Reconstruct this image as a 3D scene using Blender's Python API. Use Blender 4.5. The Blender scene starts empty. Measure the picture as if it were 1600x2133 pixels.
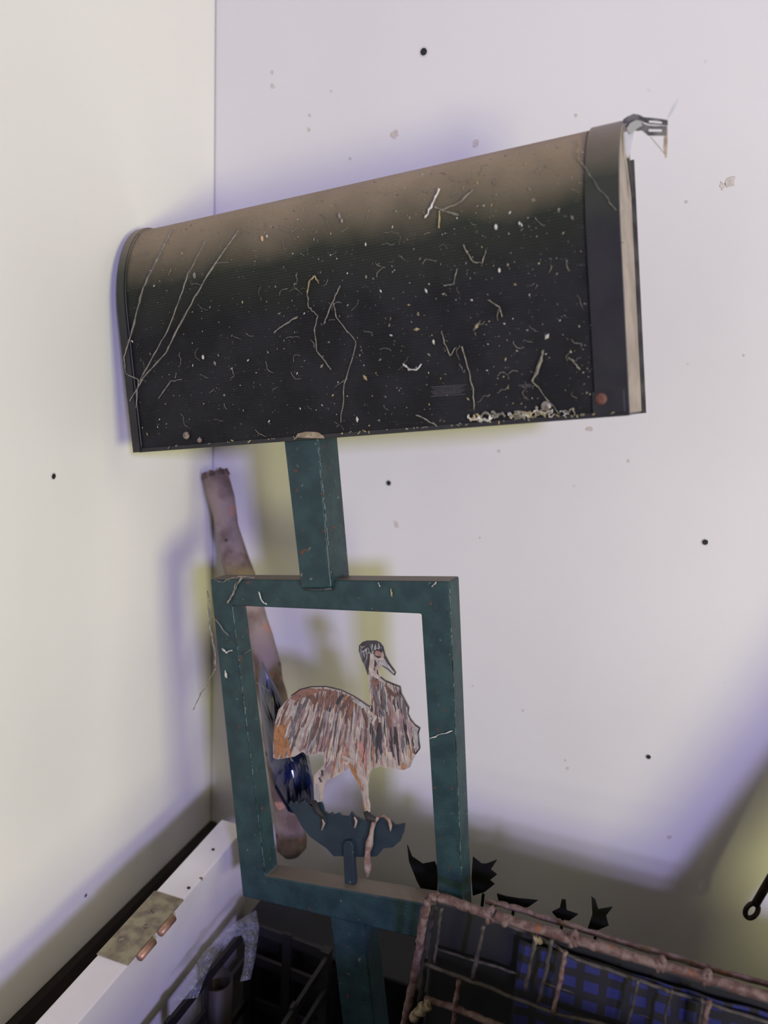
import bpy, bmesh, math, random
from mathutils import Vector, Matrix, noise
from math import sin, cos, pi

# ------------------------------------------------------------------ calibration (metres; corner of room = x0 y0)
FPX, CX, CY = 1750.0, 800.0, 1066.5
M = Matrix(((0.92915171, 0.14340611, -0.34075179), (0.36530762, -0.21450195, 0.90583622), (0.05681053, -0.9661385, -0.2516922)))
CAM = Vector((0.69647, -1.0913, 0.29454))
RO = Matrix(((0.9802633, 0.07834425, -0.18151042), (-0.06233045, 0.9937769, 0.09231675), (0.18761335, -0.0791811, 0.97904626)))
TO = Vector((0.16310, -0.26422, -0.05237))
WLD = Matrix.Translation(TO) @ RO.to_4x4()
INV = WLD.inverted()

C = bpy.context.scene.collection
sc = bpy.context.scene
cam = bpy.data.cameras.new('camera')
cam.sensor_width = 36; cam.lens = FPX / 2133 * 36
cam.clip_start = 0.01
cam.dof.use_dof = True; cam.dof.focus_distance = 0.95; cam.dof.aperture_fstop = cam.lens / 10.0
camo = bpy.data.objects.new('camera', cam); C.objects.link(camo)
rx, ry, rz = M @ Vector((1, 0, 0)), M @ Vector((0, -1, 0)), M @ Vector((0, 0, -1))
camo.matrix_world = Matrix(((rx.x, ry.x, rz.x, CAM.x), (rx.y, ry.y, rz.y, CAM.y), (rx.z, ry.z, rz.z, CAM.z), (0, 0, 0, 1)))
sc.camera = camo
vs = sc.view_settings
vs.view_transform = 'Standard'; vs.look = 'None'; vs.gamma = 1; vs.use_curve_mapping = False; vs.exposure = 0.0
w = bpy.data.worlds.new('world'); sc.world = w; w.use_nodes = True
w.node_tree.nodes['Background'].inputs[0].default_value = (0.115, 0.080, 0.078, 1)
w.node_tree.nodes['Background'].inputs[1].default_value = 0.32

def area(name, target, direction, dist, size, power, color):
    l = bpy.data.lights.new(name, 'AREA'); l.shape = 'RECTANGLE'; l.size, l.size_y = size; l.energy = power; l.color = color
    o = bpy.data.objects.new(name, l); C.objects.link(o)
    d = Vector(direction).normalized(); o.location = Vector(target) + d * dist
    o.rotation_euler = d.to_track_quat('Z', 'Y').to_euler()
    return o
def area_at(name, at, target, size, power, color):
    d = Vector(at) - Vector(target); return area(name, target, d, d.length, size, power, color)
area_at('cool_window', (2.50, -3.20, 0.98), (0.35, 0, -0.1), (0.27, 0.27), 95, (0.50, 0.47, 1.0))
area_at('warm_lamp', (1.96, -1.70, 0.18), (0.2, 0, -0.05), (0.42, 0.42), 23, (1.0, 1.0, 0.46))
area_at('soft_warm_fill', (1.90, -1.00, 1.25), (0.0, -0.3, 0.3), (0.8, 0.8), 4.4, (1.0, 0.97, 0.55))  # added fill to brighten the left wall, no such source known

# ------------------------------------------------------------------ helpers
def ray(u, v): return M @ Vector(((u - CX) / FPX, (v - CY) / FPX, 1))
def onp(u, v, ax, val):
    d = ray(u, v); return CAM + d * ((val - CAM[ax]) / d[ax])
CL = INV @ CAM
def loc(u, v, Y=0.0):                     # pixel -> letterbox-local point on local plane Y
    d = RO.transposed() @ ray(u, v); return CL + d * ((Y - CL.y) / d.y)

def mat(name, c1, c2=None, rough=0.6, metal=0.0, scale=30, bump=0.0, bscale=80, contrast=(0.4, 0.6), spec=0.5, detail=6, stretch=None, alpha=1, trans=0):
    m = bpy.data.materials.new(name); m.use_nodes = True; nt = m.node_tree; b = nt.nodes['Principled BSDF']
    b.inputs['Base Color'].default_value = (*c1, 1); b.inputs['Roughness'].default_value = rough; b.inputs['Metallic'].default_value = metal
    b.inputs['Specular IOR Level'].default_value = spec; b.inputs['Alpha'].default_value = alpha; b.inputs['Transmission Weight'].default_value = trans
    tc = nt.nodes.new('ShaderNodeTexCoord'); mp = nt.nodes.new('ShaderNodeMapping'); nt.links.new(tc.outputs['Object'], mp.inputs[0])
    if stretch: mp.inputs['Scale'].default_value = stretch
    if c2:
        n = nt.nodes.new('ShaderNodeTexNoise'); n.inputs['Scale'].default_value = scale; n.inputs['Detail'].default_value = detail
        nt.links.new(mp.outputs[0], n.inputs['Vector'])
        r = nt.nodes.new('ShaderNodeValToRGB'); r.color_ramp.elements[0].position, r.color_ramp.elements[1].position = contrast
        r.color_ramp.elements[0].color = (*c1, 1); r.color_ramp.elements[1].color = (*c2, 1)
        nt.links.new(n.outputs[0], r.inputs[0]); nt.links.new(r.outputs[0], b.inputs['Base Color'])
        m['ramp'] = r.name
    if bump:
        n2 = nt.nodes.new('ShaderNodeTexNoise'); n2.inputs['Scale'].default_value = bscale; n2.inputs['Detail'].default_value = 5
        nt.links.new(mp.outputs[0], n2.inputs['Vector'])
        bp = nt.nodes.new('ShaderNodeBump'); bp.inputs['Strength'].default_value = bump; bp.inputs['Distance'].default_value = 0.002
        nt.links.new(n2.outputs[0], bp.inputs['Height']); nt.links.new(bp.outputs[0], b.inputs['Normal'])
    return m

def layer(m, color, mask_from, pos=(0.5, 0.6), scale=200, axis=None, axr=None, detail=3):
    """lay another colour (rust, dust, dirt) over the base colour where a noise / height mask says so"""
    nt = m.node_tree; b = nt.nodes['Principled BSDF']
    tc = nt.nodes.new('ShaderNodeTexCoord'); mix = nt.nodes.new('ShaderNodeMix'); mix.data_type = 'RGBA'
    old = b.inputs['Base Color']
    if old.is_linked: nt.links.new(old.links[0].from_socket, mix.inputs[6])
    else: mix.inputs[6].default_value = old.default_value
    mix.inputs[7].default_value = (*color, 1)
    n = nt.nodes.new('ShaderNodeTexNoise'); n.inputs['Scale'].default_value = scale; n.inputs['Detail'].default_value = detail
    nt.links.new(tc.outputs['Object'], n.inputs['Vector'])
    mr = nt.nodes.new('ShaderNodeMapRange'); mr.inputs[1].default_value, mr.inputs[2].default_value = pos
    src = n.outputs[0]
    if mask_from != 'noise':
        if mask_from == 'normal':
            g = nt.nodes.new('ShaderNodeNewGeometry'); s = nt.nodes.new('ShaderNodeSeparateXYZ'); nt.links.new(g.outputs['Normal'], s.inputs[0]); base = s.outputs[2]
        else:
            s = nt.nodes.new('ShaderNodeSeparateXYZ'); nt.links.new(tc.outputs['Object'], s.inputs[0]); base = s.outputs['XYZ'.index(axis)]
        a = nt.nodes.new('ShaderNodeMath'); a.operation = 'MULTIPLY_ADD'; nt.links.new(n.outputs[0], a.inputs[0]); a.inputs[1].default_value = axr or 0.1
        nt.links.new(base, a.inputs[2]); src = a.outputs[0]
    nt.links.new(src, mr.inputs[0]); nt.links.new(mr.outputs[0], mix.inputs[0]); nt.links.new(mix.outputs[2], b.inputs['Base Color'])
    return m

def link(name, me, m, parent=None, smooth=False):
    o = bpy.data.objects.new(name, me); C.objects.link(o)
    for x in (m if isinstance(m, (list, tuple)) else [m]): me.materials.append(x)
    if smooth:
        for p in me.polygons: p.use_smooth = True
    if parent: o.parent = parent
    return o
def mesh(name, vs, fs, m, parent=None, smooth=False, mi=None, kind=None):
    me = bpy.data.meshes.new(name); me.from_pydata([tuple(v) for v in vs], [], fs); me.validate(); me.update()
    bm = bmesh.new(); bm.from_mesh(me); bmesh.ops.recalc_face_normals(bm, faces=bm.faces); bm.to_mesh(me); bm.free()
    if mi:
        for p, i in zip(me.polygons, mi): p.material_index = i
    o = link(name, me, m, parent, smooth)
    if kind: o['kind'] = kind
    return o
def bevelled(o, wd=0.002, seg=2):
    b = o.modifiers.new('bevel', 'BEVEL'); b.width = wd; b.segments = seg; b.limit_method = 'ANGLE'; b.angle_limit = 0.6
    return o
class MB:
    def __init__(s): s.v = []; s.f = []; s.mi = []
    def add(s, vs, fs, i=0):
        n = len(s.v); s.v += [tuple(v) for v in vs]; s.f += [tuple(n + k for k in f) for f in fs]; s.mi += [i] * len(fs)
    def box(s, a, b, i=0):
        x0, y0, z0 = a; x1, y1, z1 = b
        s.add([(x0, y0, z0), (x1, y0, z0), (x1, y1, z0), (x0, y1, z0), (x0, y0, z1), (x1, y0, z1), (x1, y1, z1), (x0, y1, z1)],
              [(0, 3, 2, 1), (4, 5, 6, 7), (0, 1, 5, 4), (1, 2, 6, 5), (2, 3, 7, 6), (3, 0, 4, 7)], i)
    def tube(s, pts, r, n=6, i=0, cap=True):
        pts = [Vector(p) for p in pts]; rs = r if isinstance(r, (list, tuple)) else [r] * len(pts)
        vs = []; fs = []
        prev = None
        for k, p in enumerate(pts):
            t = (pts[min(k + 1, len(pts) - 1)] - pts[max(k - 1, 0)]).normalized()
            if prev is None:
                a = Vector((0, 0, 1)) if abs(t.z) < 0.9 else Vector((1, 0, 0)); nrm = t.cross(a).normalized()
            else: nrm = (prev - t * prev.dot(t)).normalized()
            prev = nrm; bn = t.cross(nrm)
            for j in range(n):
                an = 2 * pi * j / n; vs.append(p + (nrm * cos(an) + bn * sin(an)) * rs[k])
        for k in range(len(pts) - 1):
            for j in range(n):
                fs.append((k * n + j, k * n + (j + 1) % n, (k + 1) * n + (j + 1) % n, (k + 1) * n + j))
        if cap: fs += [tuple(range(n)), tuple((len(pts) - 1) * n + j for j in range(n))]
        s.add(vs, fs, i)
    def prism(s, poly, y0, y1, i=0):            # poly of (x,z), extruded along y
        n = len(poly); vs = [(x, y0, z) for x, z in poly] + [(x, y1, z) for x, z in poly]
        s.add(vs, [tuple(range(n)), tuple(range(2 * n - 1, n - 1, -1))] + [(k, (k + 1) % n, n + (k + 1) % n, n + k) for k in range(n)], i)
    def build(s, name, m, parent=None, smooth=False, kind=None): return mesh(name, s.v, s.f, m, parent, smooth, s.mi, kind)
def thing(name, label, cat, mtx=None, group=None):
    o = bpy.data.objects.new(name, None); C.objects.link(o); o['label'] = label; o['category'] = cat; o.empty_display_size = 0.05
    if group: o['group'] = group
    if mtx is not None: o.matrix_world = mtx
    return o
def tag(o, label, cat, group=None):
    o['label'] = label; o['category'] = cat
    if group: o['group'] = group
    return o
def struct(o): o['kind'] = 'structure'; return o
def newell_prism(mb, pts, d, i=0):             # pts world polygon, extruded by vector d
    n = len(pts); vs = [Vector(p) for p in pts] + [Vector(p) + d for p in pts]
    mb.add(vs, [tuple(range(n)), tuple(range(2 * n - 1, n - 1, -1))] + [(k, (k + 1) % n, n + (k + 1) % n, n + k) for k in range(n)], i)
R = random.Random(5)

# ------------------------------------------------------------------ materials
m_wall = mat('wall_paint', (0.745, 0.725, 0.70), (0.705, 0.68, 0.655), 0.75, scale=3, bump=0.06, bscale=60, contrast=(0.3, 0.7), spec=0.25)
layer(m_wall, (0.62, 0.56, 0.50), 'noise', (0.74, 0.80), 70, detail=2)
m_wall2 = mat('wall_paint_warm_lit', (0.91, 0.895, 0.81), (0.87, 0.85, 0.765), 0.75, scale=3, bump=0.06, bscale=60, contrast=(0.3, 0.7), spec=0.25)  # left wall copy, brighter: the warm light on it is put into the colour
m_floor = mat('floor_concrete', (0.045, 0.04, 0.037), (0.02, 0.018, 0.017), 0.9, scale=12)
m_hole = mat('nail_dark', (0.012, 0.011, 0.011), None, 0.6)
m_rim = mat('filler_ring', (0.62, 0.60, 0.58), None, 0.8)
m_gap = mat('joint_shadow_gap', (0.48, 0.46, 0.44), None, 0.9)

# ------------------------------------------------------------------ room shell
FZ = -0.86; TOPZ = 1.5
wb = MB(); wb.box((0.0015, 0, FZ), (2.6, 0.012, TOPZ)); struct(wb.build('wall_back', m_wall))
wall_back = bpy.data.objects['wall_back']
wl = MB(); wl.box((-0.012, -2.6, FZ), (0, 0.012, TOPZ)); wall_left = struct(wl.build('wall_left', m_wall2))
fl = MB(); fl.box((-0.012, -2.6, FZ - 0.03), (2.6, 0.012, FZ)); struct(fl.build('floor', m_floor))
m_gap_shade = mat('gap_shade_brown', (0.035, 0.022, 0.017), (0.022, 0.014, 0.011), 0.7, scale=8)
sk = MB(); sk.box((0, -2.6, FZ), (.013, -.001, -.602)); struct(sk.build('gap_shade_left', m_gap_shade))  # dark strip standing in for the deep shade behind the door
mold = MB(); mold.box((-0.001, -0.0012, FZ), (0.0018, 0.0, TOPZ)); mold.build('corner_joint', m_gap, wall_back)
def nail(u, v, ax, r, parent):
    p = onp(u, v, ax, 0)
    n = 14; mb = MB(); nv = Vector((0, -1, 0)) if ax == 1 else Vector((1, 0, 0)); a = Vector((1, 0, 0)) if ax == 1 else Vector((0, 1, 0)); b = Vector((0, 0, 1))
    def ring(rr, off): return [p + nv * off + (a * cos(2 * pi * k / n) + b * sin(2 * pi * k / n)) * rr for k in range(n)]
    A, B_, D = ring(r * 1.55, 0.0001), ring(r * 1.05, 0.0007), ring(r * 0.9, 0.0002)
    vs_ = A + B_ + D
    fs = [(k, (k + 1) % n, n + (k + 1) % n, n + k) for k in range(n)]; fs2 = [(n + k, n + (k + 1) % n, 2 * n + (k + 1) % n, 2 * n + k) for k in range(n)] + [tuple(2 * n + k for k in range(n))]
    mb.add(vs_, fs, 0); mb.add(vs_, fs2, 1)
    mb.build('nail_hole', [m_rim, m_hole], parent)
for u, v, r in ((883, 108, 0.0042), (810, 1006, 0.0034), (1469, 1129, 0.0034), (1351, 1576, 0.0030)): nail(u, v, 1, r, wall_back)
for u, v, r in ((111, 992, 0.0030), (178, 1865, 0.0022)): nail(u, v, 0, r, wall_left)
# little scuffs and stuck flecks on the sheets
m_fleck = mat('plaster_fleck', (0.64, 0.58, 0.52), (0.54, 0.48, 0.42), 0.9, scale=300)
fk = MB()
for u, v, s in ((822, 281, 10), (991, 296, 9), (1520, 378, 13), (1505, 386, 8), (643, 270, 5), (645, 240, 4), (250, 1043, 11), (826, 1092, 9), (1228, 893, 8), (1183, 1600, 4), (1178, 1584, 3), (1395, 1744, 6), (985, 1428, 4), (567, 150, 5), (568, 180, 6),
                (1310, 960, 4), (1040, 940, 5), (1430, 420, 4), (1550, 740, 3), (1200, 240, 4), (690, 190, 3), (730, 330, 4), (1000, 1120, 3), (1090, 1480, 4)):
    if u < 430: continue
    p = onp(u, v, 1, 0); q = s * 0.0006; k = 9
    poly = [(p.x + cos(2 * pi * j / k) * q * R.uniform(.5, 1.1), p.z + sin(2 * pi * j / k) * q * R.uniform(.5, 1.2)) for j in range(k)]
    fk.prism(poly, -0.0006, 0.0002)
fk.build('stuck_flecks', m_fleck, wall_back, kind='stuff')

# ------------------------------------------------------------------ THE LETTERBOX
letterbox = thing('letterbox', 'black ribbed letterbox on a green post and frame holding a painted emu cutout', 'letterbox', WLD)
m_green = mat('green_paint', (0.010, 0.032, 0.036), (0.018, 0.050, 0.052), 0.45, 0.0, scale=45, bump=0.25, bscale=420, spec=0.45)
layer(m_green, (0.10, 0.035, 0.02), 'noise', (0.665, 0.70), 95, detail=3)
layer(m_green, (0.20, 0.17, 0.13), 'noise', (0.70, 0.76), 180, detail=2)
layer(m_green, (0.17, 0.135, 0.105), 'normal', (0.93, 1.02), 120, axr=0.16)
t = 0.0297
Pxz = lambda u, v, Y=0.0: (lambda q: (q.x, q.z))(loc(u, v, Y))
oTL, oTR, oBL = Pxz(437, 1206), Pxz(936, 1211), Pxz(505, 1868)
oBR = Pxz(967, 1978)
iTL, iTR, iBL, iBR = Pxz(483, 1262), Pxz(877, 1279), Pxz(552, 1825), Pxz(914, 1887)
# frame: four mitred square tubes, each its own member with rounded arrises
mb = MB(); OU = [oTL, oTR, oBR, oBL]; IN = [iTL, iTR, iBR, iBL]
Vf = [(x, y, z) for y in (0, t) for ring in (OU, IN) for x, z in ring]
Ff = []
for k in range(4):
    k2 = (k + 1) % 4
    Ff += [(k, k2, 4 + k2, 4 + k), (8 + k, 12 + k, 12 + k2, 8 + k2), (k, 8 + k, 8 + k2, k2), (4 + k, 4 + k2, 12 + k2, 12 + k)]
mb.add(Vf, Ff); fr = bevelled(mb.build('frame', m_green, letterbox), 0.0024, 3)
# post (upper) and the continuation below the frame
yP = -0.0075; pwid = 0.0457
mb = MB(); a = Pxz(589, 905, yP); b = Pxz(661, 905, yP); c = Pxz(690, 1226, yP); d = Pxz(626, 1226, yP)
ztop = 0.168
a = (a[0], ztop); b = (b[0], ztop)
mb.prism([a, b, c, d], yP, yP + pwid)
bevelled(mb.build('post', m_green, letterbox), 0.0028, 3)
mb = MB(); px0 = Pxz(684, 1905)[0]; zl = min(oBL[1], oBR[1]) - 0.0
mb.prism([(px0, zl + 0.012), (px0 + pwid, zl + 0.012), (px0 + pwid + 0.01, -0.76), (px0 + 0.01, -0.76)], 0.002, 0.002 + pwid - 0.01)
bevelled(mb.build('lower_post', m_green, letterbox), 0.0028, 3)
# weld bead where the post meets the frame
m_weld = mat('weld_bead', (0.016, 0.06, 0.065), (0.05, 0.03, 0.02), 0.5, scale=200, bump=0.4, bscale=300)
mb = MB(); mb.tube([Vector((d[0] + 0.002, yP * 0.3, d[1] - 0.0012)), Vector(((c[0] + d[0]) / 2, yP * 0.3, d[1] - 0.002)), Vector((c[0] - 0.002, yP * 0.3, c[1] - 0.001))], 0.0022, 8)
mb.build('weld', m_weld, letterbox, True)

# housing: ribbed sheet bent over two end caps
XL, XR, ZB, YB, HB, DB = -0.0709, 0.5088, 0.1612, -0.0194, 0.2686, 0.0720
ZS = 0.158                                           # straight part height
def prof_y(z):                                       # local Y of the sheet at height z above ZB
    if z <= ZS: return YB
    tt = min(1.0, (z - ZS) / (HB - ZS)); return YB + (DB * 0.8) * (1 - (1 - tt ** 2.3) ** (1 / 1.75))
m_rib = mat('ribbed_black_vinyl', (0.009, 0.009, 0.010), (0.016, 0.016, 0.018), 0.62, scale=25, spec=0.28)
layer(m_rib, (0.030, 0.036, 0.022), 'axis', (ZB + 0.16, ZB + 0.25), 14, axis='Z', axr=0.06)
layer(m_rib, (0.37, 0.285, 0.185), 'axis', (ZB + 0.225, ZB + 0.318), 9, axis='Z', axr=0.075, detail=5)
layer(m_rib, (0.09, 0.085, 0.075), 'noise', (0.66, 0.72), 260, detail=3)
m_black = mat('black_cap_plastic', (0.010, 0.010, 0.013), (0.016, 0.016, 0.019), 0.4, scale=40, spec=0.45)
layer(m_black, (0.035, 0.04, 0.028), 'axis', (ZB + 0.18, ZB + 0.25), 14, axis='Z', axr=0.06)
layer(m_black, (0.30, 0.24, 0.18), 'axis', (ZB + 0.25, ZB + 0.33), 9, axis='Z', axr=0.075, detail=5)
# arc-length sampled profile
def profile(n=700):
    out = []; zs = [HB * (1 - cos(pi * k / n / 2)) if False else HB * k / n for k in range(n + 1)]
    zs = [z for z in zs]
    extra = [HB - (HB / n) * (0.5 ** j) for j in range(1, 9)]
    for z in sorted(zs + extra): out.append((prof_y(z), ZB + z))
    out.append((YB + DB, ZB + HB))
    return out
PR = profile()
L = [0]
for k in range(1, len(PR)): L.append(L[-1] + math.hypot(PR[k][0] - PR[k - 1][0], PR[k][1] - PR[k - 1][1]))
def at_len(s):
    import bisect
    i = min(max(bisect.bisect_right(L, s), 1), len(L) - 1); tt = (s - L[i - 1]) / max(1e-9, L[i] - L[i - 1])
    y = PR[i - 1][0] * (1 - tt) + PR[i][0] * tt; z = PR[i - 1][1] * (1 - tt) + PR[i][1] * tt
    dy, dz = PR[i][0] - PR[i - 1][0], PR[i][1] - PR[i - 1][1]; q = math.hypot(dy, dz) or 1
    return y, z, -dz / q, dy / q
pitch = 0.0030; rows = []; s = 0.0
while s < L[-1]:
    for f_, h in ((0, 0), (0.35, 0.0), (0.5, -0.00065), (0.85, -0.00065)):
        y, z, ny, nz = at_len(min(s + f_ * pitch, L[-1])); rows.append((y + ny * h, z + nz * h))
    s += pitch
vs_, fs_ = [], []
NX = 2
x0s, x1s = XL + 0.003, XR - 0.010
for (y, z) in rows:
    for k in range(NX): vs_.append((x0s + (x1s - x0s) * k / (NX - 1), y, z))
for r in range(len(rows) - 1): fs_.append((2 * r, 2 * r + 1, 2 * r + 3, 2 * r + 2))
n0 = len(vs_)                                        # back and underside close the shell
for (y, z) in ((YB + DB, ZB + HB), (YB + DB, ZB + 0.0), (YB + 0.001, ZB)):
    for k in range(2): vs_.append(((x0s, x1s)[k], y, z))
m_ = len(rows) * 2 - 2
fs_ += [(m_, m_ + 1, n0 + 1, n0), (n0, n0 + 1, n0 + 3, n0 + 2), (n0 + 2, n0 + 3, n0 + 5, n0 + 4)]
housing = mesh('housing', vs_, fs_, m_rib, letterbox)
# end caps
def cap_prof(off=0.0, zb=0.0):
    pts = []
    for k in range(0, 41):
        s = L[-1] * k / 40; y, z, ny, nz = at_len(s)
        pts.append((y + ny * off, z + nz * off))
    pts[0] = (pts[0][0], ZB - zb)
    pts += [(YB + DB + 0.0005, ZB + HB + off * 0.6), (YB + DB + 0.0005, ZB - zb)]
    return pts
m_end = mat('end_plate_dusty', (0.40, 0.34, 0.29), (0.31, 0.26, 0.22), 0.85, scale=30, bump=0.2, bscale=60)
layer(m_end, (0.20, 0.13, 0.05), 'noise', (0.70, 0.76), 60)
def end_cap(xa, xb, off, inner=0.0):
    P = cap_prof(off, 0.002); Q = cap_prof(-0.0015, 0.0)
    n = len(P); mb = MB()
    V = [(xa, y, z) for y, z in P] + [(xb, y, z) for y, z in P] + [(xa, y, z) for y, z in Q] + [(xb, y, z) for y, z in Q]
    F = []
    for k in range(n):
        k2 = (k + 1) % n
        F += [(k, k2, n + k2, n + k), (k, k2, 2 * n + k2, 2 * n + k), (n + k, n + k2, 3 * n + k2, 3 * n + k)]
    mb.add(V, F); return mb
c1 = end_cap(XR - 0.0300, XR, 0.0022); o = c1.build('end_cap', m_black, housing); bevelled(o, 0.0008, 2)
P = cap_prof(-0.0005, 0.0); mb = MB(); n = len(P); mb.add([(XR - 0.0004, y, z) for y, z in P] + [(XR - 0.004, y, z) for y, z in P], [tuple(range(n)), tuple(range(2 * n - 1, n - 1, -1))] + [(k, (k + 1) % n, n + (k + 1) % n, n + k) for k in range(n)])
o = mb.build('end_plate', m_end, housing); o['label'] = 'dusty beige end plate'
c2 = end_cap(XL - 0.0045, XL + 0.0065, 0.0030); bevelled(c2.build('end_cap', m_black, housing), 0.0016, 3)
mb = MB(); mb.add([(XL - 0.002, y, z) for y, z in P] + [(XL + 0.001, y, z) for y, z in P], [tuple(range(n)), tuple(range(2 * n - 1, n - 1, -1))]); mb.build('end_plate', m_black, housing)
# thin inner lip line on the left cap, the foot strip, the rear lip on the right
mb = MB(); mb.tube([(XL + 0.008, y - 0.0014, z) for y, z in cap_prof(0.0)[:36]], 0.0012, 6); mb.build('cap_bead', m_black, housing, True)
mb = MB(); mb.box((x0s, YB - 0.0018, ZB - 0.0025), (XR - 0.001, YB + 0.010, ZB + 0.0025)); bevelled(mb.build('bottom_lip', m_black, housing), 0.0006)
m_edge = mat('rear_lip_dark', (0.06, 0.06, 0.055), (0.03, 0.03, 0.03), 0.6, scale=60)
mb = MB(); yb_ = YB + DB
mb.box((XR - 0.003, yb_ - 0.0005, ZB - 0.002), (XR + 0.0035, yb_ + 0.002, ZB + HB - 0.03)); mb.build('rear_lip', m_edge, housing)
mb = MB(); mb.box((XR - 0.033, YB - 0.0024, ZB), (XR - 0.003, YB + 0.0005, ZB + 0.022)); bevelled(mb.build('corner_gusset', m_black, housing), 0.004, 3)
# screws
m_screw = mat('rusted_screw', (0.16, 0.10, 0.07), (0.32, 0.28, 0.24), 0.55, 0.5, scale=300)
m_screw2 = mat('rusty_red_screw', (0.10, 0.035, 0.025), (0.16, 0.07, 0.05), 0.7, 0.2, scale=300)
m_screw3 = mat('bright_screw', (0.35, 0.33, 0.31), (0.18, 0.15, 0.12), 0.4, 0.7, scale=250)
def screw(u, v, r, m, lab):
    p = loc(u, v, YB); n = 14; mb = MB()
    V = []; prof = [(r, 0.0), (r, -0.0012), (r * 0.8, -0.0022), (r * 0.4, -0.0028)]
    for rr, dy in prof:
        for k in range(n): V.append((p.x + rr * cos(2 * pi * k / n), YB - 0.0012 + dy, p.z + rr * sin(2 * pi * k / n)))
    F = [(j * n + k, j * n + (k + 1) % n, (j + 1) * n + (k + 1) % n, (j + 1) * n + k) for j in range(3) for k in range(n)] + [tuple(3 * n + k for k in range(n))]
    mb.add(V, F); mb.box((p.x - r * 0.8, YB - 0.0043, p.z - r * 0.12), (p.x + r * 0.8, YB - 0.0038, p.z + r * 0.12))
    o = mb.build('screw', m, housing, True); o['label'] = lab
screw(390, 907, 0.0046, m_screw, 'brown rusted screw head'); screw(418, 917, 0.003, m_screw, 'small pale screw head')
screw(1139, 846, 0.0052, m_screw3, 'bright slotted screw head'); screw(1253, 831, 0.0056, m_screw2, 'dark red rusty screw head')
# worn tan chip over the post
m_tan = mat('bare_tan_patch', (0.36, 0.29, 0.19), (0.24, 0.18, 0.11), 0.9, scale=120)
mb = MB(); mb.prism([(lambda q: (q.x, q.z))(loc(u, v, YB)) for u, v in ((618, 911), (622, 903), (640, 899), (662, 900), (676, 908), (678, 913))], YB - 0.0024, YB + 0.0002); mb.build('worn_chip', m_tan, housing)
m_scr = mat('scratch_grey', (0.085, 0.08, 0.085), (0.05, 0.05, 0.055), 0.6, scale=300)
mb = MB()
for k in range(7):
    p, q = loc(898 + k * 3 % 9, 806 + k * 3.3, YB), loc(972 - (k * 5) % 14, 801 + k * 3.3, YB)
    mb.tube([(p.x, YB - 0.0003, p.z), (q.x, YB - 0.0003, q.z)], 0.00045, 4)
for k in range(3):
    p, q = loc(1080 + 5 * k, 803 + k * 2.5, YB), loc(1108, 800 + k * 2.5, YB); mb.tube([(p.x, YB - 0.0003, p.z), (q.x, YB - 0.0003, q.z)], 0.0005, 4)
mb.build('scratches', m_scr, housing, kind='stuff')
# surface point of the housing seen at a pixel
def surf(u, v, lift=0.0012):
    Y = YB
    for _ in range(14):
        q = loc(u, v, Y); Y = 0.5 * Y + 0.5 * (prof_y(min(max(q.z - ZB, 0), HB * 0.995)))
    q = loc(u, v, Y - lift); return q
m_web = mat('cobweb_silk', (0.27, 0.25, 0.19), (0.16, 0.15, 0.12), 0.9, scale=200)
m_webl = mat('pale_lint', (0.62, 0.60, 0.55), (0.42, 0.40, 0.34), 0.9, scale=200)
m_straw = mat('straw_bits', (0.42, 0.36, 0.18), (0.26, 0.20, 0.10), 0.9, scale=200)
def strand(mb, pts, r, lift=0.002, i=0, sub=5, jit=0.0006):
    P = [surf(u, v, lift) for u, v in pts]; out = []
    for k in range(len(P) - 1):
        for j in range(sub): out.append(P[k].lerp(P[k + 1], j / sub) + Vector((R.uniform(-jit, jit), R.uniform(-jit, jit) * .5, R.uniform(-jit, jit))))
    out.append(P[-1]); mb.tube(out, [r * R.uniform(.6, 1.4) for _ in out], 4, i)
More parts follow.
